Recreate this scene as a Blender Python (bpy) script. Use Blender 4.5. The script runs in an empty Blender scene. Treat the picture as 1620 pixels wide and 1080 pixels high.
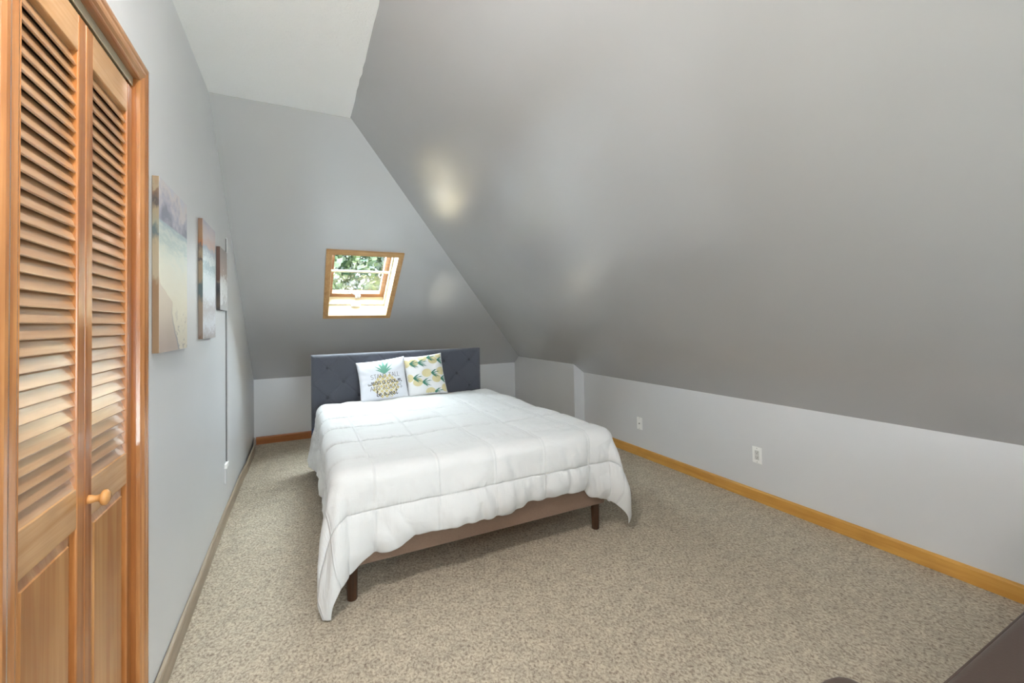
import bpy, bmesh, math, random
from mathutils import Vector, Matrix, noise
random.seed(7)
C = bpy.context.scene.collection
PI = math.pi

# ---------------------------------------------------------------- camera
YAW, PIT, ROL, FPX = 0.4613, 0.0225, -0.0186, 674.83
CAM = Vector((0.4674, 0.0, 1.32))
F = Vector((math.sin(YAW)*math.cos(PIT), math.cos(YAW)*math.cos(PIT), math.sin(PIT)))
R0 = Vector((math.cos(YAW), -math.sin(YAW), 0)); U0 = R0.cross(F)
RR = math.cos(ROL)*R0 + math.sin(ROL)*U0
UU = -math.sin(ROL)*R0 + math.cos(ROL)*U0
cam_d = bpy.data.cameras.new('camera'); cam = bpy.data.objects.new('camera', cam_d); C.objects.link(cam)
m = Matrix.Identity(4)
for i in range(3):
    m[i][0] = RR[i]; m[i][1] = UU[i]; m[i][2] = -F[i]; m[i][3] = CAM[i]
cam.matrix_world = m
cam_d.sensor_width = 36; cam_d.lens = FPX/1620*36
cam_d.shift_y = -(540-492.65)/1620
cam_d.clip_start = 0.02; cam_d.clip_end = 200
bpy.context.scene.camera = cam

# ---------------------------------------------------------------- world, sun, exposure
sc = bpy.context.scene
sc.view_settings.view_transform = 'Standard'; sc.view_settings.look = 'None'
sc.view_settings.gamma = 1; sc.view_settings.exposure = 2.0
sc.view_settings.use_curve_mapping = False
sc.cycles.use_denoising = True
sc.cycles.max_bounces = 12; sc.cycles.diffuse_bounces = 8
sc.cycles.sample_clamp_indirect = 6
w = bpy.data.worlds.new('sky'); sc.world = w; w.use_nodes = True
bg = w.node_tree.nodes['Background']
bg.inputs[0].default_value = (0.80, 0.91, 1.0, 1); bg.inputs[1].default_value = 1.8
sun_d = bpy.data.lights.new('sun', 'SUN'); sun = bpy.data.objects.new('sun', sun_d); C.objects.link(sun)
sun_d.energy = 9.0; sun_d.angle = 0.01; sun_d.color = (1, 0.99, 0.97)
sd = Vector((0.75, 0.12, -1.0)).normalized()
sun.rotation_euler = sd.to_track_quat('-Z', 'Y').to_euler(); sun.location = (0, 6, 8)

# broad overcast-sky glow coming down from the back of the house
glow_d = bpy.data.lights.new('sky_glow', 'SUN'); glow = bpy.data.objects.new('sky_glow', glow_d); C.objects.link(glow)
glow_d.energy = 26.0; glow_d.angle = math.radians(112); glow_d.color = (0.90, 0.95, 1.0)
glow.rotation_euler = Vector((0.0, -0.60, -0.80)).to_track_quat('-Z', 'Y').to_euler(); glow.location = (1, 8, 8)
# fill light through the unseen window added in the wall behind the camera
wl_d = bpy.data.lights.new('window_fill_light', 'AREA'); wl = bpy.data.objects.new('window_fill_light', wl_d); C.objects.link(wl)
wl_d.shape = 'RECTANGLE'; wl_d.size = 1.2; wl_d.size_y = 1.1; wl_d.energy = 36.0; wl_d.color = (0.88, 0.94, 1.0)
wl.location = (1.4, -2.75, 1.12); wl.rotation_euler = (math.pi/2, 0, 0)

# ---------------------------------------------------------------- room constants
Y, W, KB, KR, H, YC, XC = 5.559, 3.395, 0.721, 0.714, 2.686, 2.961, 0.773
BB = 0.083; BX, BY = 3.258, 4.061
YF = -2.6
SB = (H-KB)/(Y-YC); SR = (H-KR)/(W-XC)
NB = Vector((0, SB, 1)).normalized(); DB = Vector((0, 1, -SB)).normalized()

# ================================================================ materials
def new_mat(name):
    m = bpy.data.materials.new(name); m.use_nodes = True
    nt = m.node_tree; b = nt.nodes['Principled BSDF']
    return m, nt, b
def N(nt, t, **kw):
    n = nt.nodes.new(t)
    for k, v in kw.items():
        if k.startswith('i_'):
            key = k[2:]; key = int(key) if key.isdigit() else key.replace('_', ' ')
            n.inputs[key].default_value = v
        else: setattr(n, k, v)
    return n
def ramp(nt, stops, interp='LINEAR'):
    n = nt.nodes.new('ShaderNodeValToRGB'); cr = n.color_ramp; cr.interpolation = interp
    while len(cr.elements) > 1: cr.elements.remove(cr.elements[-1])
    cr.elements[0].position = stops[0][0]; cr.elements[0].color = (*stops[0][1], 1)
    for p, c in stops[1:]:
        e = cr.elements.new(p); e.color = (*c, 1)
    return n
def plain(name, col, rough=0.5, spec=0.5, metal=0.0, bump=None, coat=0):
    m, nt, b = new_mat(name)
    b.inputs['Base Color'].default_value = (*col, 1); b.inputs['Roughness'].default_value = rough
    b.inputs['Specular IOR Level'].default_value = spec; b.inputs['Metallic'].default_value = metal
    if coat: b.inputs['Coat Weight'].default_value = coat; b.inputs['Coat Roughness'].default_value = 0.15
    tc = N(nt, 'ShaderNodeTexCoord')
    n = N(nt, 'ShaderNodeTexNoise', i_Scale=(bump[0] if bump else 30.0), i_Detail=4.0)
    nt.links.new(tc.outputs['Object'], n.inputs['Vector'])
    bp = N(nt, 'ShaderNodeBump', i_Strength=(bump[1] if bump else 0.02), i_Distance=(bump[2] if bump else 0.002))
    nt.links.new(n.outputs['Fac'], bp.inputs['Height']); nt.links.new(bp.outputs['Normal'], b.inputs['Normal'])
    return m
def paint(name, col, rough=0.36, spec=0.5, coat=0.0):
    m, nt, b = new_mat(name)
    b.inputs['Coat Weight'].default_value = coat; b.inputs['Coat Roughness'].default_value = 0.22
    b.inputs['Roughness'].default_value = rough; b.inputs['Specular IOR Level'].default_value = spec
    tc = N(nt, 'ShaderNodeTexCoord')
    n = N(nt, 'ShaderNodeTexNoise', i_Scale=1.1, i_Detail=3.0); nt.links.new(tc.outputs['Object'], n.inputs['Vector'])
    r = ramp(nt, [(0.3, tuple(c*0.97 for c in col)), (0.7, tuple(min(1, c*1.03) for c in col))])
    nt.links.new(n.outputs['Fac'], r.inputs[0]); nt.links.new(r.outputs[0], b.inputs['Base Color'])
    n2 = N(nt, 'ShaderNodeTexNoise', i_Scale=260.0, i_Detail=2.0); nt.links.new(tc.outputs['Object'], n2.inputs['Vector'])
    n3 = N(nt, 'ShaderNodeTexNoise', i_Scale=2.2, i_Detail=1.0); nt.links.new(tc.outputs['Object'], n3.inputs['Vector'])
    bp = N(nt, 'ShaderNodeBump', i_Strength=0.10, i_Distance=0.0012); nt.links.new(n2.outputs['Fac'], bp.inputs['Height'])
    bp2 = N(nt, 'ShaderNodeBump', i_Strength=0.08, i_Distance=0.006); nt.links.new(n3.outputs['Fac'], bp2.inputs['Height'])
    nt.links.new(bp2.outputs['Normal'], bp.inputs['Normal'])
    nt.links.new(bp.outputs['Normal'], b.inputs['Normal'])
    return m
def wood(name, dark, light, axis='z', rough=0.32, scale=1.0, spec=0.5, coat=0.0):
    m, nt, b = new_mat(name)
    b.inputs['Roughness'].default_value = rough; b.inputs['Specular IOR Level'].default_value = spec
    tc = N(nt, 'ShaderNodeTexCoord'); mp = N(nt, 'ShaderNodeMapping')
    if coat: b.inputs['Coat Weight'].default_value = coat; b.inputs['Coat Roughness'].default_value = 0.16
    s = {'x': (1.6, 34, 34), 'y': (34, 1.6, 34), 'z': (34, 34, 1.6)}[axis]
    mp.inputs['Scale'].default_value = tuple(v*scale for v in s)
    nt.links.new(tc.outputs['Object'], mp.inputs['Vector'])
    n = N(nt, 'ShaderNodeTexNoise', i_Scale=1.0, i_Detail=6.0, i_Roughness=0.62, i_Distortion=0.6)
    nt.links.new(mp.outputs[0], n.inputs['Vector'])
    r = ramp(nt, [(0.28, dark), (0.5, tuple((a+c)/2 for a, c in zip(dark, light))), (0.68, light)])
    nt.links.new(n.outputs['Fac'], r.inputs[0])
    n2 = N(nt, 'ShaderNodeTexNoise', i_Scale=7.0, i_Detail=1.0); nt.links.new(tc.outputs['Object'], n2.inputs['Vector'])
    mx = N(nt, 'ShaderNodeMix', data_type='RGBA', blend_type='MULTIPLY'); mx.inputs[0].default_value = 0.35
    nt.links.new(r.outputs[0], mx.inputs[6])
    r2 = ramp(nt, [(0.35, (0.72, 0.66, 0.62)), (0.65, (1, 1, 1))]); nt.links.new(n2.outputs['Fac'], r2.inputs[0])
    nt.links.new(r2.outputs[0], mx.inputs[7]); nt.links.new(mx.outputs[2], b.inputs['Base Color'])
    bp = N(nt, 'ShaderNodeBump', i_Strength=0.12, i_Distance=0.001); nt.links.new(n.outputs['Fac'], bp.inputs['Height'])
    nt.links.new(bp.outputs['Normal'], b.inputs['Normal'])
    return m
def carpet_mat():
    m, nt, b = new_mat('carpet'); b.inputs['Roughness'].default_value = 0.95
    b.inputs['Specular IOR Level'].default_value = 0.1
    tc = N(nt, 'ShaderNodeTexCoord')
    wn = N(nt, 'ShaderNodeTexNoise', i_Scale=60.0, i_Detail=2.0); nt.links.new(tc.outputs['Object'], wn.inputs['Vector'])
    mw = N(nt, 'ShaderNodeMix', data_type='RGBA', blend_type='LINEAR_LIGHT'); mw.inputs[0].default_value = 0.010
    nt.links.new(tc.outputs['Object'], mw.inputs[6]); nt.links.new(wn.outputs['Color'], mw.inputs[7])
    mp = N(nt, 'ShaderNodeMapping'); mp.inputs['Rotation'].default_value = (0, 0, 0.5); mp.inputs['Scale'].default_value = (1, 0.75, 1)
    nt.links.new(mw.outputs[2], mp.inputs['Vector'])
    n1 = N(nt, 'ShaderNodeTexNoise', i_Scale=95.0, i_Detail=5.0, i_Roughness=0.68); nt.links.new(mp.outputs[0], n1.inputs['Vector'])
    r1 = ramp(nt, [(0.26, (0.17, 0.13, 0.10)), (0.40, (0.34, 0.28, 0.22)), (0.52, (0.53, 0.465, 0.365)), (0.70, (0.70, 0.64, 0.50))])
    nt.links.new(n1.outputs['Fac'], r1.inputs[0])
    n2 = N(nt, 'ShaderNodeTexNoise', i_Scale=14.0, i_Detail=3.0); nt.links.new(tc.outputs['Object'], n2.inputs['Vector'])
    r2 = ramp(nt, [(0.35, (0.86, 0.86, 0.87)), (0.65, (1.0, 1.0, 1.0))]); nt.links.new(n2.outputs['Fac'], r2.inputs[0])
    mx = N(nt, 'ShaderNodeMix', data_type='RGBA', blend_type='MULTIPLY'); mx.inputs[0].default_value = 1
    nt.links.new(r1.outputs[0], mx.inputs[6]); nt.links.new(r2.outputs[0], mx.inputs[7]); nt.links.new(mx.outputs[2], b.inputs['Base Color'])
    bp = N(nt, 'ShaderNodeBump', i_Strength=0.7, i_Distance=0.006); nt.links.new(n1.outputs['Fac'], bp.inputs['Height'])
    nt.links.new(bp.outputs['Normal'], b.inputs['Normal'])
    return m
def stipple_mat():
    m, nt, b = new_mat('stippled_ceiling_paint'); b.inputs['Roughness'].default_value = 0.9
    b.inputs['Base Color'].default_value = (0.92, 0.92, 0.92, 1)
    tc = N(nt, 'ShaderNodeTexCoord')
    n = N(nt, 'ShaderNodeTexNoise', i_Scale=55.0, i_Detail=5.0, i_Distortion=1.2); nt.links.new(tc.outputs['Object'], n.inputs['Vector'])
    bp = N(nt, 'ShaderNodeBump', i_Strength=0.5, i_Distance=0.006); nt.links.new(n.outputs['Fac'], bp.inputs['Height'])
    nt.links.new(bp.outputs['Normal'], b.inputs['Normal'])
    return m
def fabric(name, col, rough=0.9, scale=420.0, strength=0.25, sheen=0.2, var=0.12):
    m, nt, b = new_mat(name); b.inputs['Roughness'].default_value = rough
    b.inputs['Specular IOR Level'].default_value = 0.25; b.inputs['Sheen Weight'].default_value = sheen
    tc = N(nt, 'ShaderNodeTexCoord')
    n = N(nt, 'ShaderNodeTexNoise', i_Scale=scale, i_Detail=3.0); nt.links.new(tc.outputs['Object'], n.inputs['Vector'])
    r = ramp(nt, [(0.3, tuple(c*(1-var) for c in col)), (0.7, tuple(min(1, c*(1+var)) for c in col))])
    nt.links.new(n.outputs['Fac'], r.inputs[0]); nt.links.new(r.outputs[0], b.inputs['Base Color'])
    bp = N(nt, 'ShaderNodeBump', i_Strength=strength, i_Distance=0.001); nt.links.new(n.outputs['Fac'], bp.inputs['Height'])
    nt.links.new(bp.outputs['Normal'], b.inputs['Normal'])
    return m
def glass_mat():
    m = bpy.data.materials.new('window_glass'); m.use_nodes = True; nt = m.node_tree; nt.nodes.clear()
    o = N(nt, 'ShaderNodeOutputMaterial'); t = N(nt, 'ShaderNodeBsdfTransparent'); g = N(nt, 'ShaderNodeBsdfGlossy')
    t.inputs[0].default_value = (0.93, 0.97, 0.97, 1); g.inputs['Roughness'].default_value = 0.02
    mx = N(nt, 'ShaderNodeMixShader'); mx.inputs[0].default_value = 0.05; nt.links.new(t.outputs[0], mx.inputs[1])
    nt.links.new(g.outputs[0], mx.inputs[2]); nt.links.new(mx.outputs[0], o.inputs[0])
    return m
def emit(name, col, s):
    m, nt, b = new_mat(name); b.inputs['Base Color'].default_value = (*col, 1)
    b.inputs['Emission Color'].default_value = (*col, 1); b.inputs['Emission Strength'].default_value = s
    return m

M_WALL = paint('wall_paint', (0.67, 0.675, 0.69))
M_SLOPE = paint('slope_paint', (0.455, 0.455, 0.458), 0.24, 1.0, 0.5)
M_CEIL = stipple_mat(); M_CARPET = carpet_mat()
M_PINE_Z = wood('pine_vertical', (0.26, 0.082, 0.018), (0.48, 0.205, 0.066), 'z', 0.24)
M_PINE_Y = wood('pine_lengthwise', (0.44, 0.22, 0.085), (0.62, 0.38, 0.19), 'y', 0.27)
M_PANEL = wood('panel_pine', (0.34, 0.135, 0.040), (0.56, 0.29, 0.11), 'z', 0.24, scale=0.6)
M_SLAT = wood('louver_pine', (0.40, 0.20, 0.085), (0.58, 0.35, 0.18), 'y', 0.30, spec=1.0, coat=0.8)
M_CAS_Z = wood('casing_vertical', (0.28, 0.095, 0.025), (0.50, 0.235, 0.085), 'z', 0.20, spec=1.0, coat=0.7)
M_CAS_Y = wood('casing_lengthwise', (0.33, 0.14, 0.06), (0.54, 0.28, 0.13), 'y', 0.25)
M_JAMB = wood('jamb_pine', (0.22, 0.065, 0.013), (0.40, 0.150, 0.042), 'z', 0.3)
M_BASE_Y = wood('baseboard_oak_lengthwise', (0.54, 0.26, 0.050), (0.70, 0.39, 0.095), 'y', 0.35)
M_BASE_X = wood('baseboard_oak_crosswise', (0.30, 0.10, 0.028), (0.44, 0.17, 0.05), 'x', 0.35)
M_BASE_G = wood('baseboard_weathered', (0.26, 0.20, 0.14), (0.44, 0.36, 0.27), 'y', 0.4)
M_SKY_X = wood('skylight_wood_cross', (0.42, 0.22, 0.08), (0.60, 0.37, 0.16), 'x', 0.35)
M_SKY_Y = wood('skylight_wood_slope', (0.42, 0.22, 0.08), (0.60, 0.37, 0.16), 'y', 0.35)
M_LINER = wood('skylight_liner_wood', (0.46, 0.38, 0.24), (0.60, 0.52, 0.36), 'x', 0.4)
M_SASH = wood('skylight_sash_wood', (0.16, 0.065, 0.03), (0.30, 0.14, 0.065), 'x', 0.35)
M_CREAM = plain('cream_metal', (0.66, 0.62, 0.50), 0.35)
M_TRACK = plain('track_metal', (0.60, 0.56, 0.42), 0.35, metal=0.3)
M_WHITEPL = plain('white_plastic', (0.92, 0.92, 0.91), 0.3)
M_SCREW = plain('plate_screw', (0.5, 0.5, 0.49), 0.4, metal=0.3)
M_DARK = plain('dark_slot', (0.03, 0.03, 0.03), 0.5)
M_METAL = plain('satin_metal', (0.22, 0.23, 0.26), 0.3, metal=0.8)
M_CABLE = plain('painted_cable_cover', (0.56, 0.56, 0.57), 0.4)
M_HB = fabric('charcoal_blue_upholstery', (0.072, 0.077, 0.096), 0.85, 500, 0.4, 0.3, 0.2)
M_BTN = fabric('button_shade_upholstery', (0.045, 0.049, 0.062), 0.85, 500, 0.3, 0.2, 0.2)  # headboard fabric darkened to put the buttons' shade ring into the colour
M_NAVY = fabric('navy_upholstery', (0.038, 0.052, 0.105), 0.85, 500, 0.3, 0.3, 0.15)
M_RAIL = fabric('taupe_upholstery', (0.20, 0.130, 0.092), 0.9, 500, 0.3, 0.2, 0.15)
M_LEG = wood('dark_walnut_leg', (0.030, 0.012, 0.006), (0.085, 0.035, 0.015), 'z', 0.3)
def duvet_mat():
    m = fabric('white_cotton', (0.635, 0.635, 0.635), 0.85, 700, 0.08, 0.1, 0.01); nt = m.node_tree; b = nt.nodes['Principled BSDF']
    old = b.inputs['Normal'].links[0].from_node
    uv = N(nt, 'ShaderNodeUVMap'); uv.uv_map = 'cloth'; sp = N(nt, 'ShaderNodeSeparateXYZ'); nt.links.new(uv.outputs[0], sp.inputs[0])
    def mt(op, a, c=0.0):
        n = N(nt, 'ShaderNodeMath', operation=op)
        for i, v in enumerate((a, c)):
            if isinstance(v, (int, float)): n.inputs[i].default_value = v
            else: nt.links.new(v, n.inputs[i])
        return n.outputs[0]
    def dist(v, o, st): return mt('MULTIPLY', mt('PINGPONG', mt('DIVIDE', mt('SUBTRACT', v, o), st), 0.5), st)
    dx = dist(sp.outputs['X'], 0.47-3.1, 0.31); dy = dist(sp.outputs['Y'], 1.965-3.59, 0.359)
    mp = N(nt, 'ShaderNodeMapping'); mp.inputs['Scale'].default_value = (75, 7, 1); nt.links.new(uv.outputs[0], mp.inputs[0])
    n1 = N(nt, 'ShaderNodeTexNoise', i_Scale=1.0, i_Detail=2.0); nt.links.new(mp.outputs[0], n1.inputs['Vector'])
    mp2 = N(nt, 'ShaderNodeMapping'); mp2.inputs['Scale'].default_value = (9, 14, 1); nt.links.new(uv.outputs[0], mp2.inputs[0])
    n2 = N(nt, 'ShaderNodeTexNoise', i_Scale=1.0, i_Detail=4.0, i_Distortion=1.5); nt.links.new(mp2.outputs[0], n2.inputs['Vector'])
    gy = mt('EXPONENT', mt('MULTIPLY', mt('MULTIPLY', dy, dy), -1/0.0045**2)); gx = mt('EXPONENT', mt('MULTIPLY', mt('MULTIPLY', dx, dx), -1/0.006**2))
    near = mt('EXPONENT', mt('MULTIPLY', dy, -1/0.035))
    hgt = mt('ADD', mt('SUBTRACT', mt('MULTIPLY', gx, 0.45), mt('MULTIPLY', gy, 0.65)), mt('ADD', mt('MULTIPLY', mt('MULTIPLY', n1.outputs['Fac'], near), 1.0), mt('MULTIPLY', n2.outputs['Fac'], 0.55)))
    bp = N(nt, 'ShaderNodeBump', i_Strength=0.9, i_Distance=0.007); nt.links.new(hgt, bp.inputs['Height']); nt.links.new(bp.outputs['Normal'], old.inputs['Normal'])
    return m
M_MATT = fabric('mattress_ticking', (0.7, 0.7, 0.7), 0.9)
M_PIL = fabric('white_cushion_cloth', (0.76, 0.78, 0.84), 0.85, 600, 0.1, 0.1, 0.02)
M_PIL2 = fabric('white_cushion_cloth_plain', (0.78, 0.78, 0.79), 0.85, 600, 0.1, 0.1, 0.02)
M_GOLD = plain('gold_ink', (0.66, 0.56, 0.27), 0.5)
M_GOLD2 = plain('pale_gold_ink', (0.68, 0.60, 0.34), 0.5)
M_GREEN = plain('green_ink', (0.16, 0.40, 0.30), 0.6)
M_GREEN2 = plain('dark_green_ink', (0.05, 0.20, 0.14), 0.6)
M_INK = plain('black_ink', (0.06, 0.06, 0.07), 0.6)
M_LEATHER = plain('brown_leather', (0.075, 0.052, 0.042), 0.42, 0.5, bump=(140.0, 0.35, 0.002))
M_GLASS = glass_mat()
M_CLOSET = plain('closet_interior_paint', (0.20, 0.17, 0.14), 0.8)

# ================================================================ helpers
def obj(name, bm, mat, parent=None, smooth=False, mats=None):
    me = bpy.data.meshes.new(name); bmesh.ops.recalc_face_normals(bm, faces=bm.faces[:])
    bm.to_mesh(me); bm.free()
    for mm in (mats or [mat]): me.materials.append(mm)
    if smooth:
        for p in me.polygons: p.use_smooth = True
    o = bpy.data.objects.new(name, me); C.objects.link(o)
    if parent is not None:
        o.parent = parent; o.matrix_parent_inverse = Matrix.Identity(4)
        o.matrix_basis = parent.matrix_world_cache.inverted() if hasattr(parent, 'matrix_world_cache') else Matrix.Translation(-Vector(parent.location))
    return o
def thing(name, label, cat, loc=(0, 0, 0), group=None):
    o = bpy.data.objects.new(name, None); C.objects.link(o); o.location = loc; o.empty_display_size = 0.05
    o['label'] = label; o['category'] = cat
    if group: o['group'] = group
    return o
def tag(o, label, cat, group=None):
    o['label'] = label; o['category'] = cat
    if group: o['group'] = group
    return o
def struct(name, bm, mat, **k):
    o = obj(name, bm, mat, **k); o['kind'] = 'structure'; return o
def structe(name, loc=(0, 0, 0)):
    o = bpy.data.objects.new(name, None); C.objects.link(o); o.location = loc; o['kind'] = 'structure'; o.empty_display_size = 0.05
    return o
def box(bm, x0, x1, y0, y1, z0, z1, bev=0.0, seg=2, mi=0, mat=None):
    r = bmesh.ops.create_cube(bm, size=1.0)
    vs = r['verts']
    for v in vs:
        v.co = Vector(((x0+x1)/2+v.co.x*(x1-x0), (y0+y1)/2+v.co.y*(y1-y0), (z0+z1)/2+v.co.z*(z1-z0)))
    fs = set(f for v in vs for f in v.link_faces)
    if bev > 0:
        es = set(e for v in vs for e in v.link_edges)
        rr = bmesh.ops.bevel(bm, geom=list(es), offset=bev, segments=seg, profile=0.5, affect='EDGES')
        vs = list(set(rr['verts']) | set(v for v in vs if v.is_valid)); fs = set(f for v in vs for f in v.link_faces)
    for f in fs:
        if f.is_valid: f.material_index = mi
    if mat is not None:
        for v in set(v for f in fs for v in f.verts): v.co = mat @ v.co
    return list(fs)
def poly(bm, pts):
    return bm.faces.new([bm.verts.new(p) for p in pts])
def prism(bm, pts, vec):
    """extrude polygon pts (3-D) along vec"""
    a = [bm.verts.new(p) for p in pts]; b = [bm.verts.new(Vector(p)+Vector(vec)) for p in pts]
    bm.faces.new(a); bm.faces.new(list(reversed(b)))
    n = len(a)
    for i in range(n): bm.faces.new([a[i], a[(i+1) % n], b[(i+1) % n], b[i]])
def cyl(bm, p0, p1, r0, r1=None, seg=24, cap=True):
    r1 = r0 if r1 is None else r1
    p0 = Vector(p0); p1 = Vector(p1); d = (p1-p0); L = d.length
    q = d.to_track_quat('Z', 'Y').to_matrix().to_4x4()
    bmesh.ops.create_cone(bm, cap_ends=cap, segments=seg, radius1=r0, radius2=r1, depth=L, matrix=Matrix.Translation((p0+p1)/2) @ q)
def lathe(bm, prof, mat, seg=24):
    """prof: (r, h) list, spun round local Z, placed by mat"""
    rings = []
    for r, h in prof:
        if r < 1e-6: rings.append([bm.verts.new(mat @ Vector((0, 0, h)))])
        else: rings.append([bm.verts.new(mat @ Vector((r*math.cos(2*PI*i/seg), r*math.sin(2*PI*i/seg), h))) for i in range(seg)])
    for a, b in zip(rings, rings[1:]):
        for i in range(seg):
            j = (i+1) % seg
            q = [a[i % len(a)], a[j % len(a)], b[j % len(b)], b[i % len(b)]]
            q = [v for k, v in enumerate(q) if v not in q[:k]]
            if len(q) > 2:
                try: bm.faces.new(q)
                except ValueError: pass

# ================================================================ the room shell
XL = -0.70  # closet depth
bm = bmesh.new(); box(bm, XL-0.1, W+0.14, YF-0.1, Y+0.12, -0.08, 0); struct('floor', bm, M_CARPET)
bm = bmesh.new(); box(bm, -0.10, XC, YF-0.05, YC, H, H+0.10)
# thin ragged edge where the stipple laps onto the slopes
rag = [(0.0, YF, H-0.005)]
for i in range(90): 
    yy = YF+(YC-YF)*i/90; rag.append((XC+0.004+0.007*noise.noise(Vector((yy*9, 0.3, 0)))+0.004*noise.noise(Vector((yy*31, 2.3, 0))), yy, H-0.005))
for i in range(14):
    xx = XC*(1-i/14); rag.append((xx, YC+0.003+0.003*noise.noise(Vector((xx*14, 5.3, 0))), H-0.005))
rag.append((0.0, YC, H-0.005))
prism(bm, rag, (0, 0, 0.005))
struct('ceiling', bm, M_CEIL)
# left wall, with the closet opening (y 1.08..1.76, z < 2.133)
OY0, OY1, OZ = 1.080, 1.760, 2.133
def zback(y): return H if y <= YC else H-SB*(y-YC)
bm = bmesh.new()
prism(bm, [(0, YF-0.05, 0), (0, OY0, 0), (0, OY0, H), (0, YF-0.05, H)], (-0.1, 0, 0))
prism(bm, [(0, OY0, OZ), (0, OY1, OZ), (0, OY1, H), (0, OY0, H)], (-0.1, 0, 0))
prism(bm, [(0, OY1, 0), (0, Y+0.05, 0), (0, Y+0.05, zback(Y+0.05)), (0, YC, H), (0, OY1, H)], (-0.1, 0, 0))
struct('wall_left', bm, M_WALL)
bm = bmesh.new(); box(bm, 0, W+0.1, Y, Y+0.1, 0, KB); struct('wall_back', bm, M_WALL)
bm = bmesh.new(); box(bm, W, W+0.1, YF-0.05, Y, 0, KR); struct('wall_right', bm, M_WALL)
# boxed-out chase at the far right corner (stands against the right knee wall)
zb = KR+SR*(W-BX)
bm = bmesh.new(); prism(bm, [(BX, BY, 0), (W, BY, 0), (W, BY, KR), (BX, BY, zb)], (0, Y-BY, 0)); struct('wall_chase', bm, M_WALL)
# back roof slope with the skylight opening
SX0, SX1, SY0, SY1 = 0.712, 1.285, 3.952, 4.640      # opening (y measured on the inner face)
def Bp(x, y, w=0.0): return Vector((x, y, H-SB*(y-YC))) + NB*w
def hipx(y):  # x on the hip line
    z = H-SB*(y-YC); return W-(z-KR)/SR
T = 0.10
bm = bmesh.new()
def bprism(pts):
    prism(bm, [Bp(*p) for p in pts], NB*T)
bprism([(0, YC), (hipx(YC), YC), (hipx(SY0), SY0), (0, SY0)])
bprism([(0, SY0), (SX0, SY0), (SX0, SY1), (0, SY1)])
bprism([(SX1, SY0), (hipx(SY0), SY0), (hipx(SY1), SY1), (SX1, SY1)])
bprism([(0, SY1), (hipx(SY1), SY1), (hipx(Y), Y), (0, Y)])
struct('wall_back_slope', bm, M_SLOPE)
NR = Vector((SR, 0, 1)).normalized()
bm = bmesh.new()
def Rp(x, y): return Vector((x, y, KR+SR*(W-x)))
prism(bm, [Rp(XC, YF-0.05), Rp(W, YF-0.05), Rp(W, Y+0.02), Rp(hipx(YC), YC), Rp(XC, YC)], NR*T)
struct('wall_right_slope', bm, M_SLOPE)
# front gable wall behind the camera with an opening for the added fill window
WX0, WX1, WZ0, WZ1 = 0.80, 2.00, 0.55, 1.68
bm = bmesh.new()
def zr(x): return KR+SR*(W-x)
prism(bm, [(0, YF, 0), (W, YF, 0), (W, YF, WZ0), (0, YF, WZ0)], (0, -0.1, 0))
prism(bm, [(0, YF, WZ0), (WX0, YF, WZ0), (WX0, YF, zr(WX0)), (XC, YF, H), (0, YF, H)], (0, -0.1, 0))
prism(bm, [(WX0, YF, WZ1), (WX1, YF, WZ1), (WX1, YF, zr(WX1)), (WX0, YF, zr(WX0))], (0, -0.1, 0))
prism(bm, [(WX1, YF, WZ0), (W, YF, WZ0), (W, YF, KR), (WX1, YF, zr(WX1))], (0, -0.1, 0))
struct('wall_front', bm, M_WALL)
# closet interior
bm = bmesh.new()
box(bm, XL-0.05, XL, 0.6, 2.2, 0, H); box(bm, XL, -0.1, 0.6, 0.65, 0, H); box(bm, XL, -0.1, 2.15, 2.2, 0, H); box(bm, XL, -0.1, 0.65, 2.15, H, H+0.05)
struct('wall_closet', bm, M_CLOSET)

# unseen window added behind the camera as a source of fill light
win = structe('fill_window', (WX0, YF, WZ0))
bm = bmesh.new()
for a in ((WX0, WX1, WZ0, WZ0+0.05), (WX0, WX1, WZ1-0.05, WZ1), (WX0, WX0+0.05, WZ0+0.05, WZ1-0.05), (WX1-0.05, WX1, WZ0+0.05, WZ1-0.05), (WX0+0.05, WX1-0.05, (WZ0+WZ1)/2-0.02, (WZ0+WZ1)/2+0.02)):
    box(bm, a[0], a[1], YF-0.08, YF-0.02, a[2], a[3])
obj('window_frame', bm, M_CAS_Z, win)
bm = bmesh.new(); box(bm, WX0+0.05, WX1-0.05, YF-0.055, YF-0.049, WZ0+0.05, WZ1-0.05); obj('glass_pane', bm, M_GLASS, win)

# ---------------------------------------------------------------- baseboards
def board(bm, p0, p1, nrm, h=BB, t=0.014):
    p0 = Vector(p0); p1 = Vector(p1); n = Vector(nrm)
    prof = [(0, 0), (t, 0), (t, h-0.012), (t*0.75, h-0.004), (t*0.35, h), (0, h)]
    prism(bm, [p0+n*a+Vector((0, 0, b)) for a, b in prof], p1-p0)
bm = bmesh.new(); board(bm, (W, YF, 0), (W, BY, 0), (-1, 0, 0)); struct('baseboard_right', bm, M_BASE_Y)
bm = bmesh.new(); board(bm, (0.02, Y, 0), (BX, Y, 0), (0, -1, 0)); struct('baseboard_back', bm, M_BASE_X)
bm = bmesh.new(); board(bm, (BX, BY, 0), (BX, Y-0.02, 0), (-1, 0, 0)); board(bm, (BX-0.014, BY, 0), (W-0.014, BY, 0), (0, -1, 0)); struct('baseboard_chase', bm, M_BASE_Y)
def bow(y):  # the left board bows away from the wall towards the far end
    k = [(1.81, 0.004), (2.6, 0.002), (3.4, 0.000), (4.1, 0.006), (4.7, 0.020), (5.15, 0.026), (5.56, 0.000)]
    for (a, b), (c, d) in zip(k, k[1:]):
        if y <= c:
            u = (y-a)/(c-a); u = u*u*(3-2*u); return b+(d-b)*u
    return 0
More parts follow.
